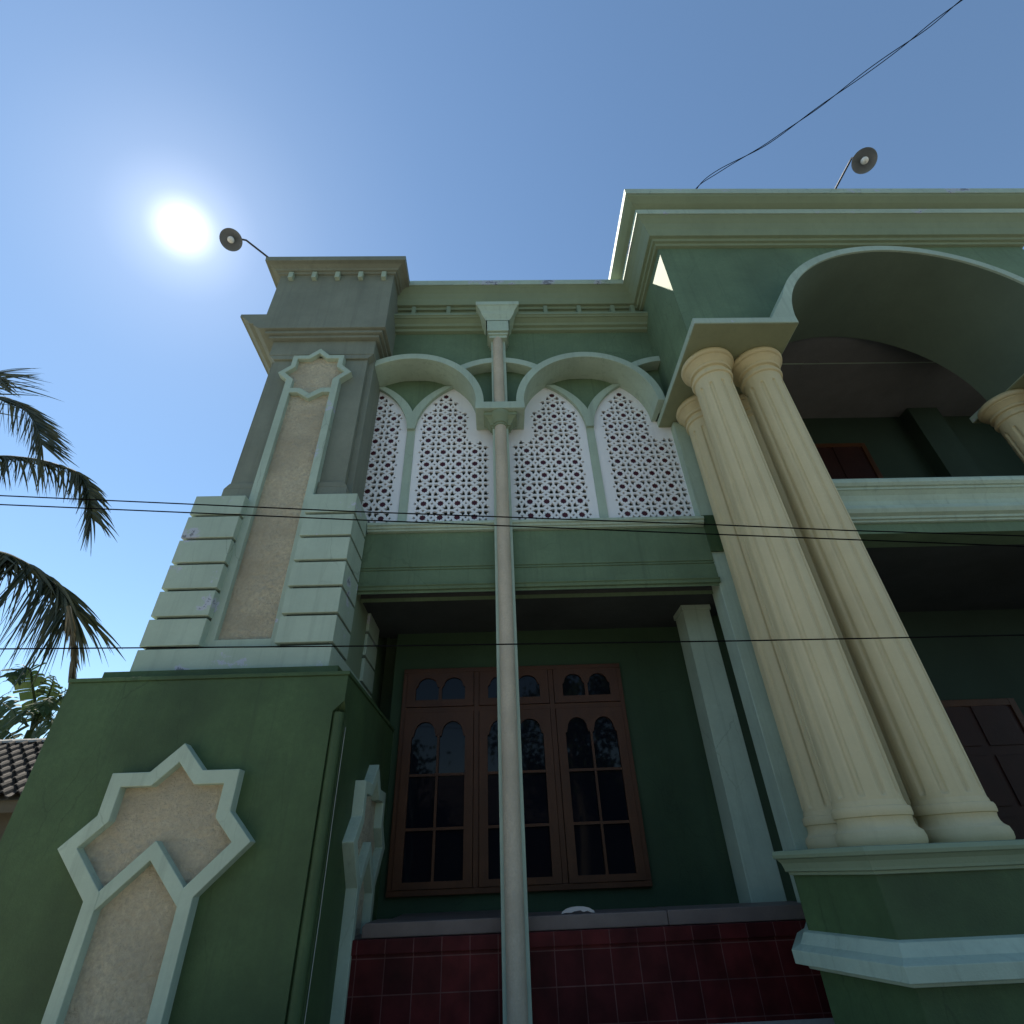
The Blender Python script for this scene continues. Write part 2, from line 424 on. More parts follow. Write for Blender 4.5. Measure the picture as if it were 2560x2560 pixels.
# shaft
hs_ = .612; Ysh = 4.575
s = MB()
s.box(XT - hs_, XT + hs_, Ysh, YQ1 - .16, 3.30, 5.98)
s.box(XT - hs_ - .07, XT + hs_ + .07, Ysh + .075, YQ1 - .235, 3.31, 5.97)
for g_ in (-1, 1):
    a_, b_ = sorted((XT + g_ * (hs_ + .05), XT + g_ * .34)); s.box(a_, b_, Ysh - .045, YQ1 - .2, 3.30, 3.50)
    s.prism([(XT + g_ * .34, 3.50), (XT + g_ * (hs_ + .05), 3.50), (XT + g_ * (hs_ + .003), 3.57), (XT + g_ * .34, 3.57)], 'y', Ysh - .043, YQ1 - .21)
s.prism([(XT - hs_ - .003, 5.64), (XT + hs_ + .003, 5.64), (XT + hs_ + .07, 5.72), (XT - hs_ - .07, 5.72)], 'y', Ysh - .03, YQ1 - .13)
s.box(XT - hs_ - .075, XT + hs_ + .075, Ysh - .035, YQ1 - .12, 5.72, 6.0)
build('tower_shaft', s, M_shaft, tower, bevel=.006)
# shaft relief
Rs = .463; Rsi = .372; hss = .333; his = .247; czs = 1.18 * 4.50
up = [(-.26, czs - .285), (-.13, czs - .285), (0, czs - .385), (.13, czs - .285), (.26, czs - .285)]
lo = [(-.26, czs - .365), (-.15, czs - .365), (0, czs - .475), (.15, czs - .365), (.26, czs - .365)]
relief('shaft_relief', tower, 'y', XT, 4.485, 4.60, 4.545, Rs, Rsi, hss, his, czs, 1.70, 1, (up, lo))
build('relief_foot', MB().box(XT - hss + .002, XT + hss - .002, 4.487, 4.60, 1.668, 1.775), M_trim, tower, bevel=.005)
# neck with stepped underside, and crown
k = MB()
k.box(XQ0, XQ1, YQ0, YQ1, 6.10, 7.30)
k.box(XQ0 + .045, XQ1 - .045, YQ0 + .04, YQ1 - .04, 6.045, 6.10)
k.box(XQ0 + .09, XQ1 - .09, YQ0 + .08, YQ1 - .08, 5.995, 6.045)
build('tower_neck', k, M_shaft, tower, bevel=.006)
crown = [(0, 7.33), (.03, 7.335), (.035, 7.365), (.065, 7.37), (.075, 7.395), (.13, 7.425), (.185, 7.43), (.19, 7.52), (0, 7.535)]
pth = [(XQ0, YQ1), (XQ0, YQ0), (XQ1, YQ0), (XQ1, YQ1)]
cm = MB().sweep(pth, crown, closed=True, flip=-1) if 0 else MB().sweep([(XQ0, YQ0), (XQ1, YQ0), (XQ1, YQ1), (XQ0, YQ1)], crown, closed=True)
cm.box(XQ0 - .002, XQ1 + .002, YQ0 - .002, YQ1 + .002, 7.3, 7.53)
build('tower_cornice', cm, M_shaft, tower, bevel=.004)
for i in range(5):
    x = XT - .655 + .337 * i
    build('dentil', MB().box(x - .033, x + .033, YQ0 - .06, YQ0 + .01, 7.205, 7.345), M_trim, tower, bevel=.004)
# eaves cornice running back along the left flank
ev = [(XQ0 + .02, 6.415), (XQ0 - .345, 6.415), (XQ0 - .345, 6.36), (XQ0 - .315, 6.355), (XQ0 - .21, 6.26), (XQ0 - .20, 6.215), (XQ0 - .13, 6.205), (XQ0 - .12, 6.165), (XQ0 - .04, 6.11), (XQ0 + .02, 6.10)]
build('eaves_cornice', MB().prism(ev, 'y', YQ0 + .004, 12.0), M_shaft, tower, bevel=.004)

# ---- house body behind
b = MB()
b.box(XQ0 + .05, 7.5, 6.75, 12.0, GZ, 7.35)
b.box(XQ0 + .05, XQ1 - .05, 6.02, 6.76, GZ, 6.9)
build('house_body', b, M_wall, H)
rf = MB().box(-1.42, 2.34, 4.93, 6.9, 7.28, 7.50); rf.box(2.34, 7.54, 3.9, 6.9, 7.50, 7.72)
build('roof', rf, M_ceil, H)

# ---- middle bay: upper wall with arches
Yw = 4.925; Ya = 4.68; Ys = 5.08; XP = .075
A1, A2 = -1.097, 1.247; ro, ri = .965, .865; zc = 4.93
pts = [(-1.60, 6.86), (-1.60, 5.6)]
aL = arc(A1, zc, .93, .93, PI - math.acos(.503 / .93), 0, 40)
pts += aL
pts += arc(A2, zc, .93, .93, PI, 0, 48)
pts += [(2.33, zc), (2.33, 6.86)]
build('upper_wall', MB().prism(pts, 'y', Yw, Yw + .2).box(-1.6, 2.33, Yw, Yw + .2, 7.08, 7.45).box(-1.6, 2.33, Yw + .17, Yw + .198, 6.86, 7.08), M_wall, H)
def archband(cx, t0, t1, y0, y1, m=None, name='arch_band', n=40, leg=True):
    A = arc(cx, zc, ro, ro, t0, t1, n); B = arc(cx, zc, ri, ri, t0, t1, n)
    return build(name, MB().strip(A, B, y0, y1), M_trim, H, bevel=.004)
archband(A1, PI - math.acos(.57 / ro), 0, Ya, Ys)
archband(A2, PI, 0, Ya, Ys)
th = math.acos(.585 / .965)
archband(XP, th - .03, PI - th + .03, Yw - .165, Yw + .01, name='crossing_arch')
archband(XP + 2.345, PI / 2 + .095, PI - th + .03, Yw - .165, Yw + .01, name='crossing_arch', n=14)
build('arch_console', MB().box(XP - .3135, XP + .3135, Ya - .002, Ys, 4.82, 4.937), M_trim, H, bevel=.005)

# pierced screens
def plate(outer, holes, y0, y1, caps=()):
    """flat plate with polygonal holes, given thickness"""
    verts = [Vector(q) for q in outer]; edges = [(i, (i + 1) % len(outer)) for i in range(len(outer))]
    for h in holes:
        k0 = len(verts); verts += [Vector(q) for q in h]; edges += [(k0 + i, k0 + (i + 1) % len(h)) for i in range(len(h))]
    V, E, F, _, _, _ = delaunay_2d_cdt(verts, edges, [], 1, 1e-6)
    bk = {}
    for h in holes:
        xs = [q[0] for q in h]; zs = [q[1] for q in h]
        for a in range(int(min(xs) * 10) - 1, int(max(xs) * 10) + 2):
            for b2 in range(int(min(zs) * 10) - 1, int(max(zs) * 10) + 2): bk.setdefault((a, b2), []).append(h)
    def inside(x, z):
        for h in bk.get((int(x * 10), int(z * 10)), ()):
            c_ = False; k = len(h)
            for i in range(k):
                xa, za = h[i]; xb, zb2 = h[i - 1]
                if (za > z) != (zb2 > z) and x < (xb - xa) * (z - za) / (zb2 - za) + xa: c_ = not c_
            if c_: return True
        return False
    keep = []; capf = []
    for f in F:
        x = sum(V[i].x for i in f) / len(f); z = sum(V[i].y for i in f) / len(f)
        if not inside(x, z): keep.append(f)
        elif any((x - a) ** 2 + (z - b2) ** 2 < .0016 for a, b2 in caps): capf.append(f)
    nV = len(V); m = MB()
    vv = [(q.x, y0, q.y) for q in V] + [(q.x, y1, q.y) for q in V]; ff = []; ec_ = {}
    for f in keep:
        ff.append(tuple(f)); ff.append(tuple(i + nV for i in reversed(f)))
        for a, b2 in zip(f, list(f[1:]) + [f[0]]):
            key = (min(a, b2), max(a, b2)); ec_[key] = ec_.get(key, 0) + 1
    for (a, b2), cnt in ec_.items():
        if cnt == 1: ff.append((a, b2, b2 + nV, a + nV))
    if capf:
        # shallow recessed inlay, closed at the back
        cl = {}
        vv += [(q.x, y0 + .007, q.y) for q in V]
        for f in capf:
            ff.append(tuple(i + nV for i in reversed(f)))
            for a, b2 in zip(f, list(f[1:]) + [f[0]]): cl[(min(a, b2), max(a, b2))] = cl.get((min(a, b2), max(a, b2)), 0) + 1
        rim = {k for k, c_ in cl.items() if c_ == 1}
        ff = [q for q in ff if not (len(q) == 4 and (min(q[0], q[1]), max(q[0], q[1])) in rim)]
        ff += [(a, b2, b2 + 2 * nV, a + 2 * nV) for a, b2 in rim]
    m.ncap = len(ff)
    ff += [tuple(i + 2 * nV for i in f) for f in capf]
    return m.face_block(vv, ff)
p = .2025
def octagram(cx, cz, R_):
    o = []
    for i in range(16):
        a = i * PI / 8; q = R_ if i % 2 == 0 else R_ * .7654; o.append((cx + q * math.cos(a), cz + q * math.sin(a)))
    return o
zs_, wa = 4.76, .40; ha = .80; ra = (ha * ha + wa * wa) / (2 * wa)
def inside_arch(x, z, tip, mrg=0.0):
    dx = abs(x - tip)
    if z < zs_: return dx < wa - mrg
    dz = z - zs_
    if dz >= ra: return False
    return dx < math.sqrt(ra * ra - dz * dz) - (ra - wa) - mrg
def screen(tip, x0, x1, shoulder):
    """pierced plate from x0 to x1; holes inside the pointed arch and, on the shoulder side, in the lower rectangle"""
    zb, zt = 3.22, 5.75
    def ok(x, z):
        if x < x0 + .035 or x > x1 - .035 or z < zb + .03: return False
        if inside_arch(x, z, tip, .03): return True
        if shoulder:
            sx = shoulder
            if z < 4.66:
                far = (x1 - .05) if sx > 0 else (x0 + .05)
                if (sx > 0 and x > tip) or (sx < 0 and x < tip):
                    cxr, czr = (far - .12, 4.54) if sx > 0 else (far + .12, 4.54)
                    if z > czr and ((x - cxr) * sx > 0): return (x - cxr) ** 2 + (z - czr) ** 2 < .0144
                    return True
        return False
    holes = []; stars = []
    ch = [(.0135, .0135), (.0135, .052), (.040, .084), (.050, .050), (.084, .040), (.052, .0135)]
    z_tip = 1.0755 * Ys
    nx = int((x1 - x0) / p) + 3
    for i in range(-nx, nx + 1):
        for j in range(-1, 13):
            cx = tip + i * p; cz = z_tip - j * p
            cand = [(octagram(cx, cz, .042), 1)]
            cand.append(([(cx + .1 * p / .2 + .019, cz), (cx + p / 2, cz + .019), (cx + p / 2 - .019, cz), (cx + p / 2, cz - .019)], 0))
            cand.append(([(cx + .019, cz - p / 2), (cx, cz - p / 2 + .019), (cx - .019, cz - p / 2), (cx, cz - p / 2 - .019)], 0))
            kx, kz = cx + p / 2, cz + p / 2
            for sx, sz in ((1, 1), (1, -1), (-1, 1), (-1, -1)):
                cand.append(([(kx + sx * u, kz + sz * w) for u, w in ch], 0))
            for poly, star in cand:
                if all(ok(x, z) for x, z in poly):
                    holes.append(poly)
                    if star: stars.append((cx, cz))
    m = plate([(x0, zb), (x1, zb), (x1, zt), (x0, zt)], holes, Ys, Ys + .03, stars)
    so_ = build('pierced_screen', m, M_white, H)
    so_.data.materials.append(M_red)
    for q in so_.data.polygons:
        if q.index >= m.ncap: q.material_index = 1
    return so_
XM1, XM2 = -1.10, 1.268
screen(XM1 - .455, -1.9, XM1 - .045, 0)
screen(XM1 + .435, XM1 + .045, XP - .09, 1)
screen(XP + .735, XP + .09, XM2 - .045, -1)
screen(XM2 + .49, XM2 + .045, 2.44, 1)
for xm in (XM1, XM2):
    build('screen_mullion', MB().box(xm - .052, xm + .052, Ys - .018, Ys + .08, 3.22, 4.83), M_trim, H, bevel=.004)
    # V-shaped tracery above the mullion: two arched ribs and the green panel between them
    ns = 26; zz = [4.822 + (5.62 - 4.822) * i / ns for i in range(ns + 1)]
    def bl(z):
        dz = z - zs_; return .05 + (ra - math.sqrt(max(0, ra * ra - dz * dz)))
    wv = .125
    tr = MB()
    tr.strip([(xm + bl(z), z) for z in zz], [(xm + max(0.0, bl(z) - wv), z) for z in zz], Ys - .055, Ys + .0)
    tr.strip([(xm - bl(z), z) for z in zz], [(xm - max(0.0, bl(z) - wv), z) for z in zz], Ys - .055, Ys + .0)
    trc = build('arch_tracery', tr, M_trim, H)
    z2 = [5.0 + (5.78 - 5.0) * i / 16 for i in range(17)]
    pn = MB().strip([(xm - max(.004, bl(z) - wv + .02), z) for z in z2], [(xm + max(.004, bl(z) - wv + .02), z) for z in z2], Ys - .012, Ys - .002)
    build('tracery_panel', pn, M_wall, trc)

# frieze band, cornices
band = [(0, 6.64), (.05, 6.65), (.06, 6.69), (.10, 6.70), (.115, 6.735), (.17, 6.775), (.19, 6.78), (.2, 6.80), (.215, 6.805), (.215, 6.85), (0, 6.87)]
build('frieze_band', MB().sweep([(-1.46, Yw), (2.33, Yw)], band), M_mould, H, bevel=.003)
lowc = [(0, 7.08), (.04, 7.085), (.05, 7.12), (.085, 7.125), (.095, 7.165), (.136, 7.17), (.15, 7.21), (.17, 7.27), (.21, 7.35), (.255, 7.41), (.285, 7.44), (.285, 7.555), (0, 7.575)]
build('lower_cornice', MB().sweep([(-1.46, Yw), (2.33, Yw), (2.33, 3.88), (7.55, 3.88), (7.55, 6.7)], lowc), M_mould, H, bevel=.003)
upc = [(.1, 7.57), (.26, 7.575), (.27, 7.60), (.34, 7.64), (.41, 7.70), (.425, 7.72), (.425, 7.85), (.05, 7.87)]
build('parapet_cornice', MB().sweep([(2.33, 6.9), (2.33, 3.88), (7.55, 3.88), (7.55, 6.9)], upc), M_mould, H, bevel=.003)
# weathered capping strips of the cornices (paler front fillets)
cap1 = [(.287, 7.448), (.297, 7.448), (.297, 7.558), (.20, 7.572)]
build('cornice_fillet', MB().sweep([(-1.46, Yw), (2.33, Yw), (2.33, 3.88), (7.55, 3.88), (7.55, 6.7)], cap1), M_trimp, H)
cap2 = [(.427, 7.73), (.436, 7.73), (.436, 7.855), (.30, 7.868)]
build('parapet_fillet', MB().sweep([(2.33, 6.9), (2.33, 3.88), (7.55, 3.88), (7.55, 6.9)], cap2), M_trimp, H)
for q in (-.249, -.139, .17, .278, .386, .451):
    x = q * 4.76
    build('frieze_block', MB().box(x - .03, x + .03, Yw - .16, Yw + .17, 6.845, 7.10), M_mould, H, bevel=.004)

# engaged column of the middle bay
e = MB().box(XP - .10, XP + .10, 4.845, 4.96, GZ, 4.815)
ec = build('engaged_column', e, M_trim, H, bevel=.006)
build('column_shaft', MB().lathe(XP, 4.845, [(.072, GZ), (.072, 4.70)], 28), M_pipe, ec, smooth=50)
e = MB().box(XP - .1, XP + .1, 4.765, 4.93, 4.937, 6.26)
eu = build('upper_pilaster', e, M_trim, H, bevel=.005)
build('column_shaft', MB().lathe(XP - .005, 4.765, [(.07, 4.938), (.07, 6.27)], 28), M_pipe, eu, smooth=50)
cp = MB()
capo = [(.10, 4.62), (.112, 4.625), (.112, 4.65), (.13, 4.655), (.135, 4.68), (.16, 4.72), (.20, 4.755), (.21, 4.76), (.21, 4.80), (.205, 4.822)]
hw = [(x, z) for x, z in capo]
cpath = [(XP - .001, 4.96), (XP - .001, 4.845)]
cp.sweep([(XP - .0, 4.96), (XP - .0, 4.86), (XP + .0001, 4.86), (XP + .0001, 4.96)], [(q, z) for q, z in capo]) if 0 else None
for (q0, z0), (q1, z1) in zip(capo[:-1], capo[1:]):
    cp.face_block([(XP - q0, 4.945 - q0, z0), (XP + q0, 4.945 - q0, z0), (XP + q1, 4.945 - q1, z1), (XP - q1, 4.945 - q1, z1),
                   (XP - q0, 4.96, z0), (XP + q0, 4.96, z0), (XP + q1, 4.96, z1), (XP - q1, 4.96, z1)],
                  [(0, 1, 2, 3), (4, 7, 6, 5), (0, 3, 7, 4), (1, 5, 6, 2)])
cp.lathe(XP, 4.845, [(.072, 4.63), (.084, 4.635), (.084, 4.66), (.1, 4.665), (.105, 4.69), (.125, 4.73), (.15, 4.765), (.16, 4.80), (.16, 4.818)], 32)
build('column_capital', cp, M_mould, ec, smooth=40)
cu = MB()
for h_, y0, z0, z1 in ((.125, 4.70, 6.25, 6.295), (.138, 4.685, 6.305, 6.345), (.155, 4.66, 6.355, 6.585)):
    cu.box(XP - h_, XP + h_, y0, 4.93, z0, z1)
cu.box(XP - .12, XP + .12, 4.705, 4.93, 6.29, 6.36)
for (q0, y0, z0), (q1, y1, z1) in zip([(.17, 4.655, 6.585), (.19, 4.65, 6.62), (.235, 4.625, 6.70), (.25, 4.615, 6.76), (.30, 4.585, 6.845), (.315, 4.575, 6.85)],
                                      [(.19, 4.65, 6.62), (.235, 4.625, 6.70), (.25, 4.615, 6.76), (.30, 4.585, 6.845), (.315, 4.575, 6.85), (.315, 4.575, 6.925)]):
    cu.face_block([(XP - q0, y0, z0), (XP + q0, y0, z0), (XP + q1, y1, z1), (XP - q1, y1, z1), (XP - q0, 4.93, z0), (XP + q0, 4.93, z0), (XP + q1, 4.93, z1), (XP - q1, 4.93, z1)],
                  [(0, 1, 2, 3), (4, 7, 6, 5), (0, 3, 7, 4), (1, 5, 6, 2)])
cu.box(XP - .314, XP + .314, 4.578, 4.93, 6.9, 6.926)
build('column_capital', cu, M_trim, eu, bevel=.004)

# sill and beam over the porch
beam = [(0, 2.415), (.004, 2.44), (.03, 2.445), (.035, 2.475), (.05, 2.485), (.05, 2.495), (.014, 2.50), (.014, 2.672), (.004, 2.676), (.004, 2.682), (.016, 2.686), (.016, 2.702), (.004, 2.706), (.004, 2.712), (.016, 2.716), (.016, 3.145), (-.2, 3.15), (-.2, 2.415)]
build('porch_beam', MB().sweep([(-1.50, 4.965), (2.36, 4.965)], beam), M_wall, H, bevel=.003)
sill = [(0, 3.148), (.055, 3.152), (.055, 3.172), (.075, 3.178), (.078, 3.20), (.10, 3.21), (.10, 3.245), (-.2, 3.26), (-.2, 3.15)]
build('screen_sill', MB().sweep([(-1.44, 4.965), (2.35, 4.965)], sill), M_trim, H, bevel=.004)

# porch interior
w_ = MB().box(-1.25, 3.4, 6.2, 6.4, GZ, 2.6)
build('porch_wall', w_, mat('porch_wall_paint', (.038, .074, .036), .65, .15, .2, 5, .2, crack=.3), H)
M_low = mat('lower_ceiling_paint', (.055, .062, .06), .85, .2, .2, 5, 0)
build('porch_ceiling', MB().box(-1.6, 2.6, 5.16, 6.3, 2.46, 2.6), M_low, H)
f_ = MB().box(-1.19, 2.6, 5.02, 6.25, GZ, -.384)
build('porch_floor', f_, M_gran, H)
tw = MB().box(-1.195, 2.4, 4.945, 5.02, GZ, -.466)
tdw = build('tile_dado', tw, M_tile, H)
build('tile_edge_course', MB().box(-1.193, 2.4, 4.92, 5.03, -.466, -.380), M_tile, tdw, bevel=.004)
gl = MB().prism([(-1.06, -.378), (1.236, -.378), (1.236, -.288), (-1.04, -.288), (-1.065, -.31)], 'y', 4.975, 5.4)
gl.box(1.24, 2.4, 4.972, 5.4, -.378, -.286)
build('granite_ledge', gl, M_gran, H, bevel=.006)
build('ledge_board', MB().box(-.95, .1, 5.55, 6.19, -.40, -.30), M_gran, H)
build('porch_pillar', MB().box(2.12, 2.43, 5.55, 5.85, -.384, 2.43), M_trim, H, bevel=.006)
build('pillar_cap', MB().box(2.105, 2.445, 5.535, 5.865, 2.40, 2.459), M_trim, bpy.data.objects['porch_pillar'], bevel=.004)
cpier = build('corner_pier', MB().box(2.352, 2.62, 4.96, 5.2, GZ, 4.8), M_trim, H, bevel=.006)

# ---- porch window
YWn = 6.2
wd = MB()
wx = [-1.12, -.27, .595, 1.43]; zb_, ztm, zt_ = -.17, 1.53, 2.0
fw = .05
wd.box(wx[0], wx[3], YWn - .06, YWn + .02, zt_ - fw, zt_); wd.box(wx[0], wx[3], YWn - .06, YWn + .02, zb_, zb_ + fw)
wd.box(wx[0] + .002, wx[3] - .002, YWn - .055, YWn + .02, ztm - .03, ztm + .03)
wd.box(wx[0], wx[0] + fw, YWn - .058, YWn + .02, zb_ + fw, zt_ - fw); wd.box(wx[3] - fw, wx[3], YWn - .058, YWn + .02, zb_ + fw, zt_ - fw)
for x in wx[1:3]: wd.box(x - .03, x + .03, YWn - .057, YWn + .02, zb_ + fw, zt_ - fw)
win = build('porch_window', wd, M_wood, H, bevel=.004)
def cusp(x0, x1, z0, z1, hshoulder):
    """pane with a cusped arch top"""
    w2 = (x1 - x0) / 2; c = (x0 + x1) / 2; o = [(x0, z0), (x1, z0), (x1, z1 - hshoulder)]
    k = w2 * .80
    o += [(c + w2 * .86, z1 - hshoulder + .012), (c + w2 * .84, z1 - hshoulder * .78)]
    for i in range(9):
        a = PI * i / 8; o.append((c + k * math.cos(a), z1 - hshoulder * .72 + hshoulder * .72 * math.sin(a)))
    o += [(c - w2 * .84, z1 - hshoulder * .78), (c - w2 * .86, z1 - hshoulder + .012), (x0, z1 - hshoulder)]
    return o
for i in range(3):
    x0 = wx[i] + (.052 if i == 0 else .033); x1 = wx[i + 1] - (.052 if i == 2 else .033); c = (x0 + x1) / 2
    st = .09
    xs = [(x0 + st, c - .013), (c + .013, x1 - st)]
    z0, z1 = zb_ + fw + .003, ztm - .033
    hs = []
    for a, b2 in xs:
        hs.append([(a, -.06), (b2, -.06), (b2, .36), (a, .36)]); hs.append([(a, .385), (b2, .385), (b2, .85), (a, .85)])
        hs.append(cusp(a, b2, .875, 1.40, .16))
    build('casement', plate([(x0, z0), (x1, z0), (x1, z1), (x0, z1)], hs, YWn - .075, YWn - .03), M_wood, win)
    build('window_pane', MB().box(x0 + .03, x1 - .03, YWn - .045, YWn - .04, z0 + .03, z1 - .03), M_glass, win)
    z0, z1 = ztm + .033, zt_ - fw - .003
    hs = [cusp(a, b2, z0 + .075, z1 - .06, .11) for a, b2 in [(x0 + .1, c - .018), (c + .018, x1 - .1)]]
    build('transom_light', plate([(x0, z0), (x1, z0), (x1, z1), (x0, z1)], hs, YWn - .07, YWn - .03), M_wood, win)
    build('window_pane', MB().box(x0 + .03, x1 - .03, YWn - .045, YWn - .04, z0 + .03, z1 - .03), M_glass, win)

# ---- right block (portico)
XC = 4.94
ao, bo, ai, bi = 1.70, 1.57, 1.595, 1.47; zsp = 4.82
Yc = 3.47
# front wall over the great arch
om = arc(XC, zsp, ao - .03, bo - .03, PI, 0, 64)
wall = [(2.33, 7.60), (2.33, 4.915), (XC - ao + .03 - .0, 4.915)] + om[2:-2] + [(XC + ao - .03, 4.915), (7.55, 4.915), (7.55, 7.60)]
build('portico_wall', MB().prism(wall, 'y', 3.88, 4.2), M_wall, H)
sw = MB().box(2.33, 2.6, 4.2, 5.12, 4.915, 7.6); sw.box(7.28, 7.55, 4.2, 5.1, 4.915, 7.6); sw.box(7.3, 7.55, 5.1, 6.8, 6.44, 7.6); sw.box(2.6, 7.28, 4.2, 4.77, 6.42, 7.5)
build('portico_side_wall', sw, M_wall, H)
# pale archivolt with its flared feet
n = 64
A = []; B = []
for i in range(n + 1):
    tt = PI - PI * i / n
    ex, ez = XC + ao * math.cos(tt), zsp + bo * math.sin(tt)
    if ez < 5.74:
        f_ = (5.74 - ez) / (5.74 - 4.9)
        xa = XC + math.copysign(1.36 + .52 * max(0, min(1, (5.74 - max(ez, 4.9)) / .84)), math.cos(tt))
        ex = min(ex, xa) if math.cos(tt) < 0 else max(ex, xa)
    A.append((ex, max(ez, 4.86))); B.append((XC + ai * math.cos(tt), zsp + bi * math.sin(tt)))
build('great_arch', MB().strip(A, B, Yc + .006, 3.9), M_trim, H, bevel=.004)
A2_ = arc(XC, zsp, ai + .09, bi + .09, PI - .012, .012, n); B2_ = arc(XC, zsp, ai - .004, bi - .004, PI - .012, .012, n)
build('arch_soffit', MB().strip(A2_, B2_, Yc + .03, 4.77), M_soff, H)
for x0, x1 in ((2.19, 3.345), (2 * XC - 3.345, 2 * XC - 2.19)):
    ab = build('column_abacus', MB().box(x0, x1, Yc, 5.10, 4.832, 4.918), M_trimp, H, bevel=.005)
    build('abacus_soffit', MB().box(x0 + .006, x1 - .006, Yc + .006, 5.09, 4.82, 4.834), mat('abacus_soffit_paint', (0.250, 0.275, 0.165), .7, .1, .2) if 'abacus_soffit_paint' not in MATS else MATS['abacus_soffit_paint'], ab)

# columns
ZP = .05
def shaft_mesh(cx, cy):
    zr = []
    zA, zB = .34, 4.36
    k = 26; nseg = 120; nf = 10
    zl = [ZP + .235, ZP + .26, .325, .335, .345, .36, .39] + [.39 + (4.30 - .39) * i / k for i in range(1, k)] + [4.30, 4.33, 4.345, 4.355, 4.37, 4.42, 4.56]
    m = MB(); v = []; f = []
    for z in zl:
        tpar = (z - .3) / 4.3
        r0 = .219 - .018 * max(0, tpar) ** 1.4
        dep = 0
        for i in range(nseg):
            a = 2 * PI * i / nseg
            ph = (a * nf / (2 * PI)) % 1.0 - .5
            hwid = .17
            # flute with rounded ends
            edge = min(z - .33, 4.365 - z)
            if edge <= 0: w = 0
            elif edge < .03: w = hwid * math.sqrt(1 - (1 - edge / .03) ** 2)
            else: w = hwid
            d = .02 * math.sqrt(max(0, 1 - (ph / w) ** 2)) if w > 0 and abs(ph) < w else 0
            v.append((cx + (r0 - d) * math.cos(a), cy + (r0 - d) * math.sin(a), z))
    for j in range(len(zl) - 1):
        for i in range(nseg):
            q = (i + 1) % nseg; f.append((j * nseg + i, j * nseg + q, (j + 1) * nseg + q, (j + 1) * nseg + i))
    f.append(tuple(range(nseg - 1, -1, -1))); f.append(tuple(range((len(zl) - 1) * nseg, len(zl) * nseg)))
    return m.face_block(v, f)
cx, cy = 2.505, 4.05
c0 = build('fluted_column', shaft_mesh(cx, cy), M_col, H, origin=(cx, cy, ZP), smooth=30)
bp = [(.252, ZP), (.264, ZP + .02), (.267, ZP + .05), (.260, ZP + .08), (.243, ZP + .093), (.238, ZP + .098), (.229, ZP + .115), (.226, ZP + .14), (.230, ZP + .16), (.240, ZP + .164), (.243, ZP + .18), (.243, ZP + .204), (.238, ZP + .218), (.226, ZP + .222), (.224, ZP + .24), (.219, ZP + .255)]
build('column_base', MB().lathe(cx, cy, bp, 56), M_col, c0, smooth=35)
kp = [(.19, 4.49), (.20, 4.495), (.222, 4.505), (.228, 4.525), (.222, 4.545), (.203, 4.55), (.198, 4.565), (.198, 4.60), (.205, 4.603), (.226, 4.607), (.234, 4.622), (.226, 4.638), (.209, 4.642), (.209, 4.652), (.225, 4.672), (.252, 4.70), (.272, 4.716), (.262, 4.722), (.262, 4.734), (.280, 4.738), (.293, 4.752), (.297, 4.772), (.290, 4.795), (.27, 4.82)]
build('column_capital', MB().lathe(cx, cy, kp, 56), M_col, c0, smooth=35)
for X_, Y_ in ((3.075, 4.05), (2.635, 4.74), (3.205, 4.74), (2 * XC - 2.505, 4.05), (2 * XC - 3.075, 4.05), (2 * XC - 2.635, 4.74), (2 * XC - 3.205, 4.74)):
    copy_tree(c0, H, (X_ - cx, Y_ - cy, 0))

# polygonal pedestals with two moulded ledges
def pedestal(mx):
    def fx(x): return x if mx == 1 else 2 * XC - x
    base = [(2.34, 5.0), (1.865, 4.07), (2.035, 3.45), (3.545, 3.45), (3.715, 4.07), (3.24, 5.0)]
    path = [(fx(x), y) for x, y in base]
    if mx < 0: path = path[::-1]
    m = MB().prism(path, 'z', GZ, ZP - .01)
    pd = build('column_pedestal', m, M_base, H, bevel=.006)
    p1 = [(0, -.085), (.022, -.083), (.022, -.068), (.04, -.064), (.042, -.05), (.052, -.02), (.072, .0), (.09, .006), (.095, .024), (.085, .045), (.0, ZP)]
    m = MB().sweep(path, p1, closed=True); k_ = len(path)
    m.prism([(x, y) for x, y in path], 'z', ZP - .012, ZP - .001)
    build('pedestal_cap', m, M_mould, pd, bevel=.002)
    p2 = [(0, -.545), (.05, -.54), (.055, -.525), (.09, -.52), (.12, -.515), (.122, -.45), (.10, -.44), (.065, -.425), (.045, -.395), (.03, -.37), (0, -.362)]
    build('pedestal_ledge', MB().sweep(path, p2, closed=True), M_trim, pd, bevel=.003)
pedestal(1); pedestal(-1)

# balcony edge, upper room and lower porch of the portico
YB = 4.36
bal = [(-.2, 2.775), (.0, 2.775), (.012, 2.78), (.012, 2.80), (.035, 2.805), (.035, 2.83), (.075, 2.85), (.095, 2.89), (.085, 2.93), (.05, 2.955), (.035, 2.965), (.038, 3.02), (.06, 3.075), (.095, 3.115), (.11, 3.12), (.11, 3.145), (.13, 3.15), (.15, 3.18), (.148, 3.22), (.13, 3.245), (-.2, 3.25)]
bal_o = build('balcony_edge', MB().sweep([(3.42, YB), (2 * XC - 3.42, YB)], bal), M_trim, H, bevel=.002)
build('balcony_fascia', MB().box(3.42, 2 * XC - 3.42, YB + .02, YB + .3, 2.66, 2.775), M_wall, bal_o)
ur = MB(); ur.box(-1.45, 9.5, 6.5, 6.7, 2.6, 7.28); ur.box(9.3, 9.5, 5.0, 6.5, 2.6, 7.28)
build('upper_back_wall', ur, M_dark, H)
build('upper_floor', MB().box(-1.45, 7.5, 5.17, 6.6, 2.76, 2.9), M_ceil, H)
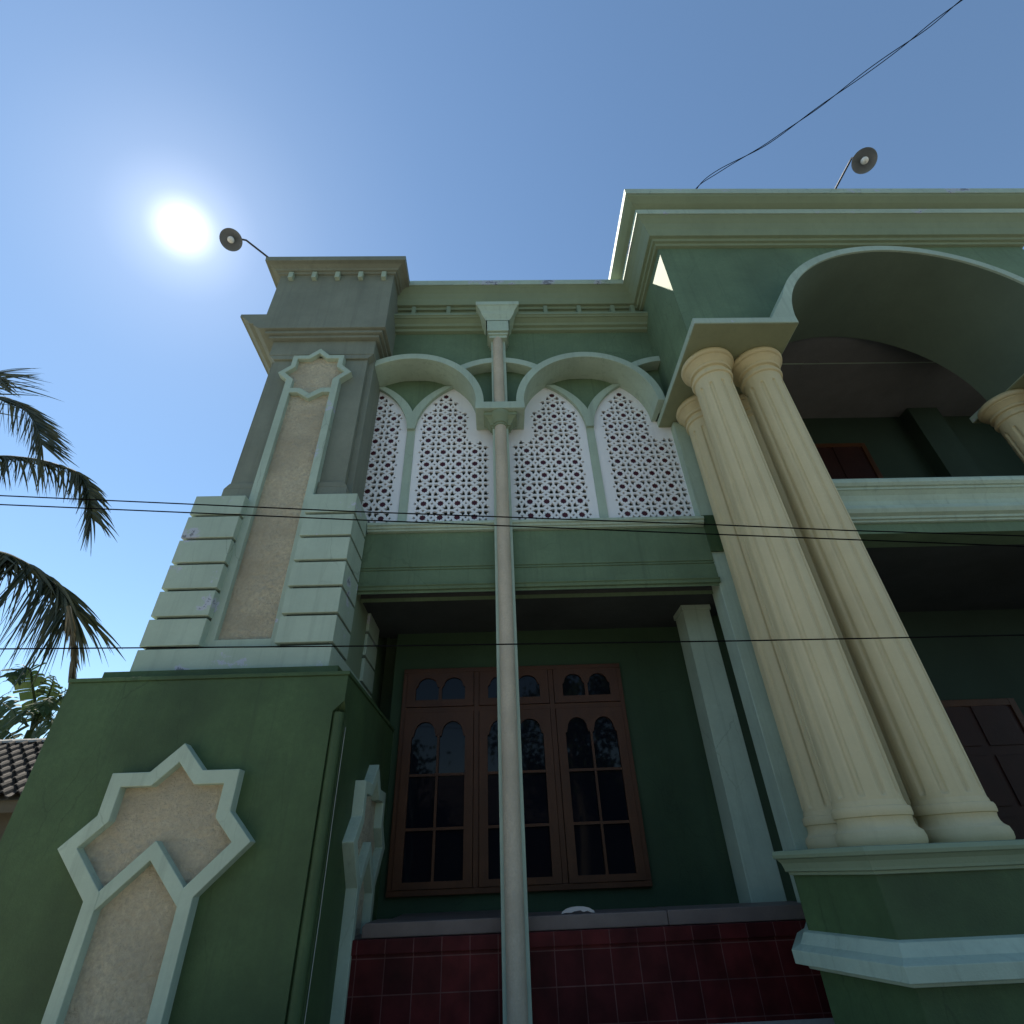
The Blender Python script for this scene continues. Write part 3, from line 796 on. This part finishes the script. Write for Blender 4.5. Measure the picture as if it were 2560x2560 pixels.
build('upper_ceiling', MB().box(-1.45, 2.6, 5.13, 6.6, 6.33, 6.43).box(2.6, 9.5, 4.772, 6.6, 6.33, 6.43), M_ceil, H)
build('balcony_floor', MB().box(2.65, 9.5, YB + .2, 6.6, 2.765, 2.90), M_ceil, H)
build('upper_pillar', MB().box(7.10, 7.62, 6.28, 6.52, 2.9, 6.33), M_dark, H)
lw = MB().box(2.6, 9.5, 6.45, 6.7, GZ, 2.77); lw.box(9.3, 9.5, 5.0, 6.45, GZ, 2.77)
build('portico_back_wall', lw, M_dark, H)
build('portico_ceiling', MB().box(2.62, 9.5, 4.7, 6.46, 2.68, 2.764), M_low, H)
build('portico_floor', MB().box(3.2, 8.2, 4.6, 6.46, GZ, -.36), M_gran, H)
def door(x0, x1, z0, z1):
    m = MB(); y = 6.45 if z0 < 2 else 6.5
    m.box(x0, x0 + .08, y - .05, y + .01, z0, z1); m.box(x1 - .08, x1, y - .05, y + .01, z0, z1); m.box(x0 + .08, x1 - .08, y - .05, y + .01, z1 - .08, z1)
    d = build('panelled_door', m, M_wood, H, bevel=.004)
    lf = MB().box(x0 + .08, x1 - .08, y - .03, y + .005, z0, z1 - .08)
    for i in range(2):
        a = x0 + .16 + i * (x1 - x0 - .2) / 2; b2 = a + (x1 - x0) / 2 - .2
        for q in range(3): lf.box(a, b2, y - .045, y - .03, z0 + .15 + q * (z1 - z0) / 3.1, z0 + .05 + (q + 1) * (z1 - z0) / 3.1)
    build('door_leaf', lf, M_door, d, bevel=.004)
door(4.95, 6.22, -.36, 1.52); door(4.9, 6.18, 2.9, 5.70)
build('ceiling_rose', MB().lathe(4.94, 5.35, [(.0, 6.325), (.14, 6.325), (.15, 6.332), (.0, 6.333)], 28), M_ceil, H)
build('ceiling_batten', MB().box(2.6, 7.3, 5.29, 5.305, 6.322, 6.331), M_trim, H)
# thin cable clipped down the tower base
build('clipped_cable', MB().tube([(xr + .008, yb0 + .10, .95), (xr + .007, yb0 + .098, .4), (xr + .01, yb0 + .103, -.2), (xr + .008, yb0 + .1, GZ)], .0018, 6), M_stone, H)
# pipe bracket by the sill end
bk = MB().box(2.355, 2.50, 4.935, 4.958, 2.82, 3.30)
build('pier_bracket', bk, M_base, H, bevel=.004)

# ------------------------------------------------------------------ broken plate on the porch ledge
pl = MB()
pt_ = [(-.13, 0), (-.12, .022), (-.09, .05), (-.05, .066), (0, .072), (.045, .068), (.09, .052), (.125, .02), (.13, 0), (.10, .004), (.075, .022), (.04, .012), (.02, .03), (-.03, .022), (-.05, .008), (-.09, .012)]
pl.prism([(.565 + u, -.286 + w * .6) for u, w in pt_], 'y', 5.03, 5.045)
o = build('broken_plate', pl, M_plate, origin=(.565, 5.03, -.286))
tag(o, 'white broken plate rim lying on the grey porch ledge below the window', 'plate')

# ------------------------------------------------------------------ lamps
def lamp(base, bend, centre, normal, label, back=.16):
    L = empty('roof_lamp', base); tag(L, label, 'lamp', 'lamps on bent arms along the roof edge')
    nv = Vector(normal).normalized(); cen = Vector(centre); neck = cen - nv * back
    bq = Vector(bend); ba = Vector(base)
    pts = [ba + (bq - ba) * (i / 6) for i in range(6)]
    for i in range(7):
        q = i / 6; pts.append((bq * (1 - q) + (bq + (bq - ba).normalized() * .08) * q) * (1 - q) + neck * q)
    build('lamp_arm', MB().tube(pts, .014, 8), M_metal, L, smooth=60)
    prof = [(.03, .0), (.034, .04), (.05, .06), (.10, .085), (.145, .115), (.15, .125), (.146, .128), (.10, .10), (.05, .078), (.02, .07)]
    z = nv; x = z.orthogonal().normalized(); y = z.cross(x)
    def rev(prof, n=36):
        v = []; f = []
        for r_, h in prof:
            for i in range(n):
                a = 2 * PI * i / n; v.append(neck + z * h + (x * math.cos(a) + y * math.sin(a)) * r_)
        for j in range(len(prof) - 1):
            for i in range(n):
                k = (i + 1) % n; f.append((j * n + i, j * n + k, (j + 1) * n + k, (j + 1) * n + i))
        return v, f
    v, f = rev(prof); m = MB().face_block(v, f)
    build('lamp_shade', m, M_shade, L, smooth=50)
    v, f = rev([(.018, .05), (.022, .085), (.04, .105), (.047, .135), (.04, .16), (.022, .175), (.002, .18)], 24)
    build('lamp_bulb', MB().face_block(v, f), M_bulb, L, smooth=60)
lamp((4.93, 3.46, 7.86), (4.95, 3.06, 7.86), (4.95, 2.965, 7.55), (-.30, -.45, -.84), 'enamel lamp on a bent arm above the wide right parapet')
lamp((-3.25, 4.24, 7.52), (-3.50, 3.99, 7.56), (-3.70, 3.965, 7.53), (.2, -.48, -.85), 'enamel lamp leaning out from the corner tower top beside the sun', .14)

# ------------------------------------------------------------------ wires
def wire(pts, label, name='overhead_wire', r=.0046):
    m = MB(); P_ = []
    for (x0, z0), (x1, z1) in zip(pts[:-1], pts[1:]):
        for i in range(12): q = i / 12; P_.append((x0 + (x1 - x0) * q, 3.0, z0 + (z1 - z0) * q))
    P_.append((pts[-1][0], 3.0, pts[-1][1]))
    o = build(name, m.tube(P_, r, 6), M_black, origin=P_[0], smooth=60)
    tag(o, label, 'wire', 'thin black wires crossing in front of the house')
Y3 = 3.0
def q3(l): return [(a * Y3, b * Y3) for a, b in l]
wire(q3([(-4.0, 1.08), (-1.161, .764), (-.325, .698), (.478, .643), (.804, .618), (3.5, .45)]), 'upper of the two black wires crossing just below the white screens')
wire(q3([(-4.0, 1.04), (-1.148, .738), (-.322, .675), (.472, .617), (.807, .593), (3.5, .40)]), 'lower of the two black wires crossing just below the white screens')
wire(q3([(-4.0, .44), (-.971, .389), (-.195, .373), (.464, .364), (.807, .361), (3.5, .345)]), 'single black wire crossing the porch opening above the brown window', r=.004)
cab = [(2.9, 3.5, 7.86), (2.98, 3.43, 7.98), (3.27, 3.205, 7.95), (3.655, 2.903, 7.815), (3.85, 2.73, 7.80), (4.18, 2.488, 7.84), (4.68, 2.093, 7.89), (5.05, 1.798, 7.906), (5.42, 1.51, 8.0), (7.3, 0, 8.2), (14.9, -6, 9.3)]
P_ = []
for a, b2 in zip(cab[:-1], cab[1:]):
    d = (Vector(b2) - Vector(a)).length; k = max(4, int(d / .04)) if a[1] > 1.2 else 12
    for i in range(k): P_.append(Vector(a) + (Vector(b2) - Vector(a)) * i / k)
for _ in range(12): P_ = [P_[0]] + [(P_[i - 1] + P_[i] * 2 + P_[i + 1]) / 4 for i in range(1, len(P_) - 1)] + [P_[-1]]
m = MB(); L_ = 0; A_ = []; B_ = []
for i, q in enumerate(P_):
    if i: L_ += (q - P_[i - 1]).length
    am = .013 * (1 + .5 * math.sin(L_ * 3.1)); a = L_ * 5.2 + .6 * math.sin(L_ * 4)
    off = Vector((math.cos(a) * .7, math.cos(a) * .5, math.sin(a))) * am
    A_.append(q + off); B_.append(q - off)
m.tube(A_, .0052, 6); m.tube(B_, .0052, 6)
tag(build('power_cable', m, M_black, origin=cab[0], smooth=60), 'twisted black power cable rising from the right roof edge into the sky', 'cable')

# ------------------------------------------------------------------ neighbour's tiled roof
N = empty('neighbour_house', (-10, 10.6, GZ))
tag(N, 'low old house with a weathered clay tile roof at the left edge behind the tower', 'house')
build('house_wall', MB().box(-16, -7.2, 9.5, 12, GZ, 1.2), M_plank, N)
ye, ze, yr, zr = 9.05, 1.14, 10.7, 2.28
rows = 9; rt = MB(); tw_ = .24
X0, X1 = -17.0, -6.6
nt_ = int((X1 - X0) / tw_)
for j in range(rows):
    y0 = ye + (yr - ye) * j / rows; z0 = ze + (zr - ze) * j / rows; y1 = ye + (yr - ye) * (j + 1.25) / rows; z1 = ze + (zr - ze) * (j + 1.25) / rows
    for i in range(nt_):
        x0 = X0 + i * tw_ + .02 * j; jit = random.uniform(-.012, .012)
        sec = [(0, .075), (.035, .085), (.075, .06), (.11, .015), (.16, .0), (.205, .012), (.245, .05)]
        v = []; f = []
        for (yy, zz2, lf) in ((y0, z0, .04), (y1, z1, .0)):
            for u, h in sec: v.append((x0 + u, yy + jit, zz2 + h + lf + jit))
            for u, h in sec: v.append((x0 + u, yy + jit, zz2 + h + lf - .018 + jit))
        k = len(sec)
        for q in range(k - 1):
            f += [(q, q + 1, 2 * k + q + 1, 2 * k + q), (k + q, 3 * k + q, 3 * k + q + 1, k + q + 1), (q, k + q, k + q + 1, q + 1)]
        rt.face_block(v, f)
roofo = build('tiled_roof', rt, M_rooft, N)
rg = MB()
for i in range(40):
    x = X0 + i * .27
    v = []; f = []
    for (xx, rr_, dz) in ((x, .12, .0), (x + .29, .10, .02)):
        for kk in range(7):
            a = PI * kk / 6; v.append((xx, yr + .02 - rr_ * math.cos(a), zr + .0 + dz + rr_ * .75 * math.sin(a)))
    for kk in range(6): f.append((kk, kk + 1, 7 + kk + 1, 7 + kk))
    rg.face_block(v, f)
build('ridge_tiles', rg, M_roofr, N)
build('roof_board', MB().box(X0, X1, ye + .1, ye + .13, ze - .16, ze + .03), M_plank, N)
bs = MB().prism([(ye + .05, ze), (yr, zr - .02), (12.3, ze), ], 'x', X0 + .1, X1 - .1)
build('roof_deck', bs, M_plank, N)

# ------------------------------------------------------------------ coconut palm
def smooth_path(pts, n):
    pts = [Vector(p) for p in pts]; out_ = []
    m = len(pts) - 1
    for i in range(n + 1):
        tt = i / n * m; k = min(int(tt), m - 1); u = tt - k
        p0 = pts[max(k - 1, 0)]; p1 = pts[k]; p2 = pts[k + 1]; p3 = pts[min(k + 2, m)]
        out_.append(.5 * ((2 * p1) + (p2 - p0) * u + (2 * p0 - 5 * p1 + 4 * p2 - p3) * u * u + (-p0 + 3 * p1 - 3 * p2 + p3) * u ** 3))
    return out_
def leaflet(m, p, d, L_, w, droop, ns=5):
    d = d.normalized(); g_ = Vector((0, 0, -1)); q = Vector(p); pts = [q.copy()]
    for i in range(ns):
        d = (d + g_ * droop / ns).normalized(); q = q + d * (L_ / ns); pts.append(q.copy())
    side = d.cross(Vector((.35, 1, .1))); side = side.normalized() if side.length > .05 else Vector((1, 0, 0))
    side = (side + Vector((random.uniform(-.5, .5), random.uniform(-.5, .5), random.uniform(-.3, .3)))).normalized()
    v = []; f = []
    for i, a in enumerate(pts):
        ww = w * (.55, 1, .95, .75, .45, .06)[min(i, 5)]
        v += [a - side * ww / 2, a + side * ww / 2]
    for i in range(ns): f.append((2 * i, 2 * i + 1, 2 * i + 3, 2 * i + 2))
    m.face_block(v, f)
def frond(parent, ctrl, n, rows, droop=.6, wid=.045, m=None, t0=0.0, gaps=.07, tipfan=0.0, flat=.35):
    """rachis along ctrl; each row of leaflets has a hanging direction and a length, weighted along the rachis"""
    path = smooth_path(ctrl, 60); mb = MB()
    mb.tube(path, [.030 * (1 - i / 64) + .005 for i in range(61)], 6)
    for d0, L0, prof in rows:
        for k in range(n):
            tt = t0 + (1 - t0) * (k + random.uniform(-.3, .3)) / (n - 1); tt = min(.999, max(0, tt))
            if random.random() < gaps: continue
            i = min(59, int(tt * 60)); p_ = path[i] + (path[i + 1] - path[i]) * (tt * 60 - i)
            T = (path[i + 1] - path[i]).normalized()
            d = Vector(d0) + T * (.15 + tipfan * max(0, tt - .55) * 2.2) + Vector((random.gauss(0, .05), random.uniform(-flat, flat), random.gauss(0, .04)))
            L_ = L0 * (prof[0] + (prof[1] - prof[0]) * tt) * random.uniform(.85, 1.06)
            leaflet(mb, p_, d, L_, wid * random.uniform(.75, 1.15), droop * random.uniform(.4, 1.3))
    return build('palm_frond', mb, m or M_palm, parent)
def at(a, b, Y): return (a * Y, Y, b * Y)
PT = empty('coconut_palm', (-13.6, 10.2, GZ))
tag(PT, 'tall coconut palm with drooping dark fronds entering from the left edge', 'palm tree')
crownp = Vector((-13.3, 10.0, 7.6))
tp = [(-14.6, 10.6, GZ), (-14.3, 10.5, 1.5), (-13.9, 10.3, 4), (-13.5, 10.1, 6.4), crownp]
tpp = smooth_path(tp, 40)
build('palm_trunk', MB().tube(tpp, [(.19 - .06 * i / 40) + (.012 if i % 2 else 0) for i in range(41)], 14), M_bark, PT, smooth=50)
def ctl(Y0, Y1, pts, start=True):
    n_ = len(pts); l = [at(a, b, Y0 + (Y1 - Y0) * i / (n_ - 1)) for i, (a, b) in enumerate(pts)]
    return ([crownp] if start else []) + l
# herringbone frond at the top
frond(PT, ctl(9.3, 8.8, [(-1.377, 1.07), (-1.331, 1.097), (-1.269, 1.071), (-1.214, 1.0215), (-1.171, .971), (-1.142, .9254)]), 62,
      [((.34, 0, -.93), 1.5, (1.1, .7)), ((.88, 0, -.46), 1.6, (1.1, .75))], .12, .044, None, .25, .04, 0, .2)
# frond above it, its long leaflets reaching out level and snapping down at their ends
frond(PT, ctl(9.4, 9.2, [(-1.42, 1.05), (-1.415, 1.17), (-1.398, 1.195), (-1.36, 1.15)]), 26,
      [((1.0, 0, .02), 1.7, (1.0, .95)), ((.8, 0, -.4), 1.2, (1, .8))], .35, .042, None, .25, .05, 0, .25)
# middle frond with a comb of hanging leaflets
frond(PT, ctl(9.4, 8.9, [(-1.266, .882), (-1.223, .8857), (-1.186, .8834), (-1.12, .8714), (-1.051, .8476), (-1.007, .8262), (-.978, .794), (-.95, .747), (-.93, .70)]), 84,
      [((.52, 0, -.85), 1.15, (.9, 1.0)), ((.28, 0, -.95), 1.0, (.9, .9)), ((.92, 0, -.40), 1.0, (.25, 1.0))], .55, .05, None, .1, .10)
# big lower frond
frond(PT, ctl(9.5, 8.9, [(-1.119, .615), (-1.083, .609), (-1.043, .595), (-.963, .553), (-.9135, .515), (-.871, .4695)]), 74,
      [((-.16, 0, -.9), 1.9, (1.15, .85)), ((-.02, 0, -.95), 1.6, (1.1, .8)), ((.95, 0, -.50), 1.6, (.5, 1.0)), ((.6, 0, -.75), 1.4, (.3, 1.0))], .5, .058, None, .1, .05)
# its withered tip hanging straight down
frond(PT, ctl(8.6, 8.5, [(-.8784, .4749), (-.8623, .4487), (-.8395, .4068), (-.8237, .3668), (-.812, .3285)], False), 40,
      [((.42, 0, -1), .62, (.9, .8)), ((.62, 0, -.9), .55, (.8, .9))], .3, .05, M_dry, .0, .05, .05, .2)
for c_ in ([crownp, at(-1.45, .95, 10.5), at(-1.5, .92, 12), at(-1.55, .8, 13)], [crownp, at(-1.6, .9, 9.8), at(-1.8, .9, 9.6), at(-2.0, .75, 9.5)], [crownp, at(-1.5, .95, 8.8), at(-1.65, .98, 7.8), at(-1.8, .9, 7.2)]):
    frond(PT, c_, 60, [((.2, .5, -.8), 1.3, (1, .7)), ((-.3, -.5, -.8), 1.3, (1, .7))], .6, .045, None, .15)

# ------------------------------------------------------------------ banana plants
def banana_leaf(mb, ctrl, w, seed):
    rnd = random.Random(seed); path = smooth_path(ctrl, 40)
    mb.tube(path, [.03 * (1 - i / 46) + .004 for i in range(41)], 6)
    i = 8
    while i < 40:
        step = rnd.choice((1, 1, 2, 2, 3)); j = min(40, i + step)
        T = (path[j] - path[i]).normalized(); sv = T.cross(Vector((.15, -1, .2))).normalized(); nv = sv.cross(T).normalized()
        for sd_ in (-1, 1):
            if rnd.random() < .06: continue
            ln = w * (math.sin(PI * min(1, (.10 + .9 * (i - 6) / 38))) ** .55) * rnd.uniform(.75, 1.05)
            dr = rnd.uniform(.1, .75)
            a, b2 = path[i], path[j]; gap = .12 * rnd.random()
            v = []; f = []
            for q in range(5):
                u = q / 4
                o_ = sv * sd_ * ln * u * (1 - .25 * dr * u) + Vector((0, 0, -1)) * ln * dr * u * u * .9 + T * ln * .3 * u + nv * rnd.uniform(-.02, .02)
                sh = (b2 - a) * gap * u
                v += [a + o_ + sh, b2 + o_ - sh]
            for q in range(4): f.append((2 * q, 2 * q + 1, 2 * q + 3, 2 * q + 2))
            mb.face_block(v, f)
        i = j
def banana(base, leaves, label, seed):
    B_ = empty('banana_plant', base); tag(B_, label, 'banana plant', 'banana plants behind the tiled roof')
    top = Vector(leaves[0][0][0])
    build('banana_stem', MB().tube(smooth_path([base, ((base[0] + top[0]) / 2 + .05, base[1], (base[2] + top[2]) / 2), top], 12), [.14 - .005 * i for i in range(13)], 12), M_ban, B_, smooth=50)
    for k, (c_, w) in enumerate(leaves):
        mb = MB(); banana_leaf(mb, c_, w, seed * 10 + k); build('banana_leaf', mb, M_ban, B_)
Yn = 12.2
c1 = at(-.838, .235, Yn)
banana((c1[0], Yn, GZ), [
    ([c1, at(-.850, .275, Yn), at(-.874, .315, Yn - .2), at(-.896, .348, Yn - .4), at(-.918, .345, Yn - .6), at(-.928, .325, Yn - .7)], .38),
    ([c1, at(-.836, .275, Yn), at(-.838, .31, Yn - .1), at(-.843, .332, Yn - .3)], .30),
    ([c1, at(-.825, .265, Yn), at(-.812, .29, Yn), at(-.795, .30, Yn)], .42),
    ([c1, at(-.848, .262, Yn), at(-.862, .272, Yn - .4), at(-.872, .25, Yn - .7)], .35),
    ([c1, at(-.83, .25, Yn - .3), at(-.815, .255, Yn - .6), at(-.80, .235, Yn - .8)], .42),
    ([c1, at(-.828, .27, Yn - .2), at(-.822, .285, Yn - .4), at(-.832, .292, Yn - .8), at(-.845, .27, Yn - 1)], .40),
], 'banana plant with torn upright leaves between the tiled roof and the green tower', 3)
c2 = at(-.955, .235, Yn + .6)
banana((c2[0], Yn + .6, GZ), [
    ([c2, at(-.952, .275, Yn + .5), at(-.925, .287, Yn + .2), at(-.89, .272, Yn), at(-.868, .25, Yn - .1)], .5),
    ([c2, at(-.95, .25, Yn + .5), at(-.92, .247, Yn + .3), at(-.885, .238, Yn + .2), at(-.86, .222, Yn)], .45),
    ([c2, at(-.96, .29, Yn + .6), at(-.975, .34, Yn + .5), at(-1.0, .36, Yn + .4), at(-1.03, .34, Yn + .3)], .45),
], 'banana plant with broad arching leaves just above the roof ridge at the left edge', 5)

# ------------------------------------------------------------------ trees across the road, mirrored in the panes
def tree(loc, h, rr, label, seed):
    rnd = random.Random(seed); T_ = empty('street_tree', loc); tag(T_, label, 'tree', 'leafy trees across the road')
    b_ = Vector(loc); top = b_ + Vector((0, 0, h * .55)); m = MB()
    m.tube(smooth_path([b_, b_ + Vector((.2, .1, h * .25)), top], 12), [.28 - .012 * i for i in range(13)], 10)
    cl = []
    for k in range(9):
        a = rnd.uniform(0, 2 * PI); q = rnd.uniform(.35, .9)
        e_ = top + Vector((math.cos(a) * rr * q, math.sin(a) * rr * q, rnd.uniform(-.05, .45) * h))
        m.tube(smooth_path([top - Vector((0, 0, .3)), (top + e_) / 2 + Vector((0, 0, .3)), e_], 6), [.1 - .013 * i for i in range(7)], 6); cl.append(e_)
    build('trunk', m, M_bark, T_)
    m = MB()
    for e_ in cl + [top + Vector((0, 0, h * .3))]:
        cr = rnd.uniform(.35, .6) * rr
        for _ in range(420):
            d = Vector((rnd.gauss(0, 1), rnd.gauss(0, 1), rnd.gauss(0, .8))); p_ = e_ + d * cr * .45
            u = Vector((rnd.uniform(-1, 1), rnd.uniform(-1, 1), rnd.uniform(-1, 1))).normalized(); w = u.orthogonal().normalized()
            s_ = rnd.uniform(.09, .2)
            m.face_block([p_ - u * s_, p_ + w * s_ * .5, p_ + u * s_, p_ - w * s_ * .5], [(0, 1, 2, 3)])
    build('crown', m, M_tree, T_)
tree((3.2, -12.8, GZ), 8.5, 3.0, 'larger leafy tree across the road, mirrored in the right casement', 1)
tree((-6.5, -13.5, GZ), 6.0, 2.6, 'smaller leafy tree across the road, mirrored in the left casement', 2)

# ------------------------------------------------------------------ house across the road, mirrored in the panes
K = empty('opposite_house', (-8, -15, GZ))
tag(K, 'dark low house across the road, mirrored in the lower panes of the porch window', 'house')
build('house_wall', MB().box(-18, 9, -20, -14.6, GZ, 1.9), M_plank, K)
build('house_roof', MB().prism([(-13.6, 1.7), (-17.2, 4.1), (-20.8, 1.7)], 'x', -19, 10), M_rooft, K)
for wx_ in (-14.5, -9.5, -4.5, .8, 5.8):
    wq = MB().box(wx_, wx_ + 1.5, -14.62, -14.55, -.2, 1.3)
    build('window', wq, M_wood, K)
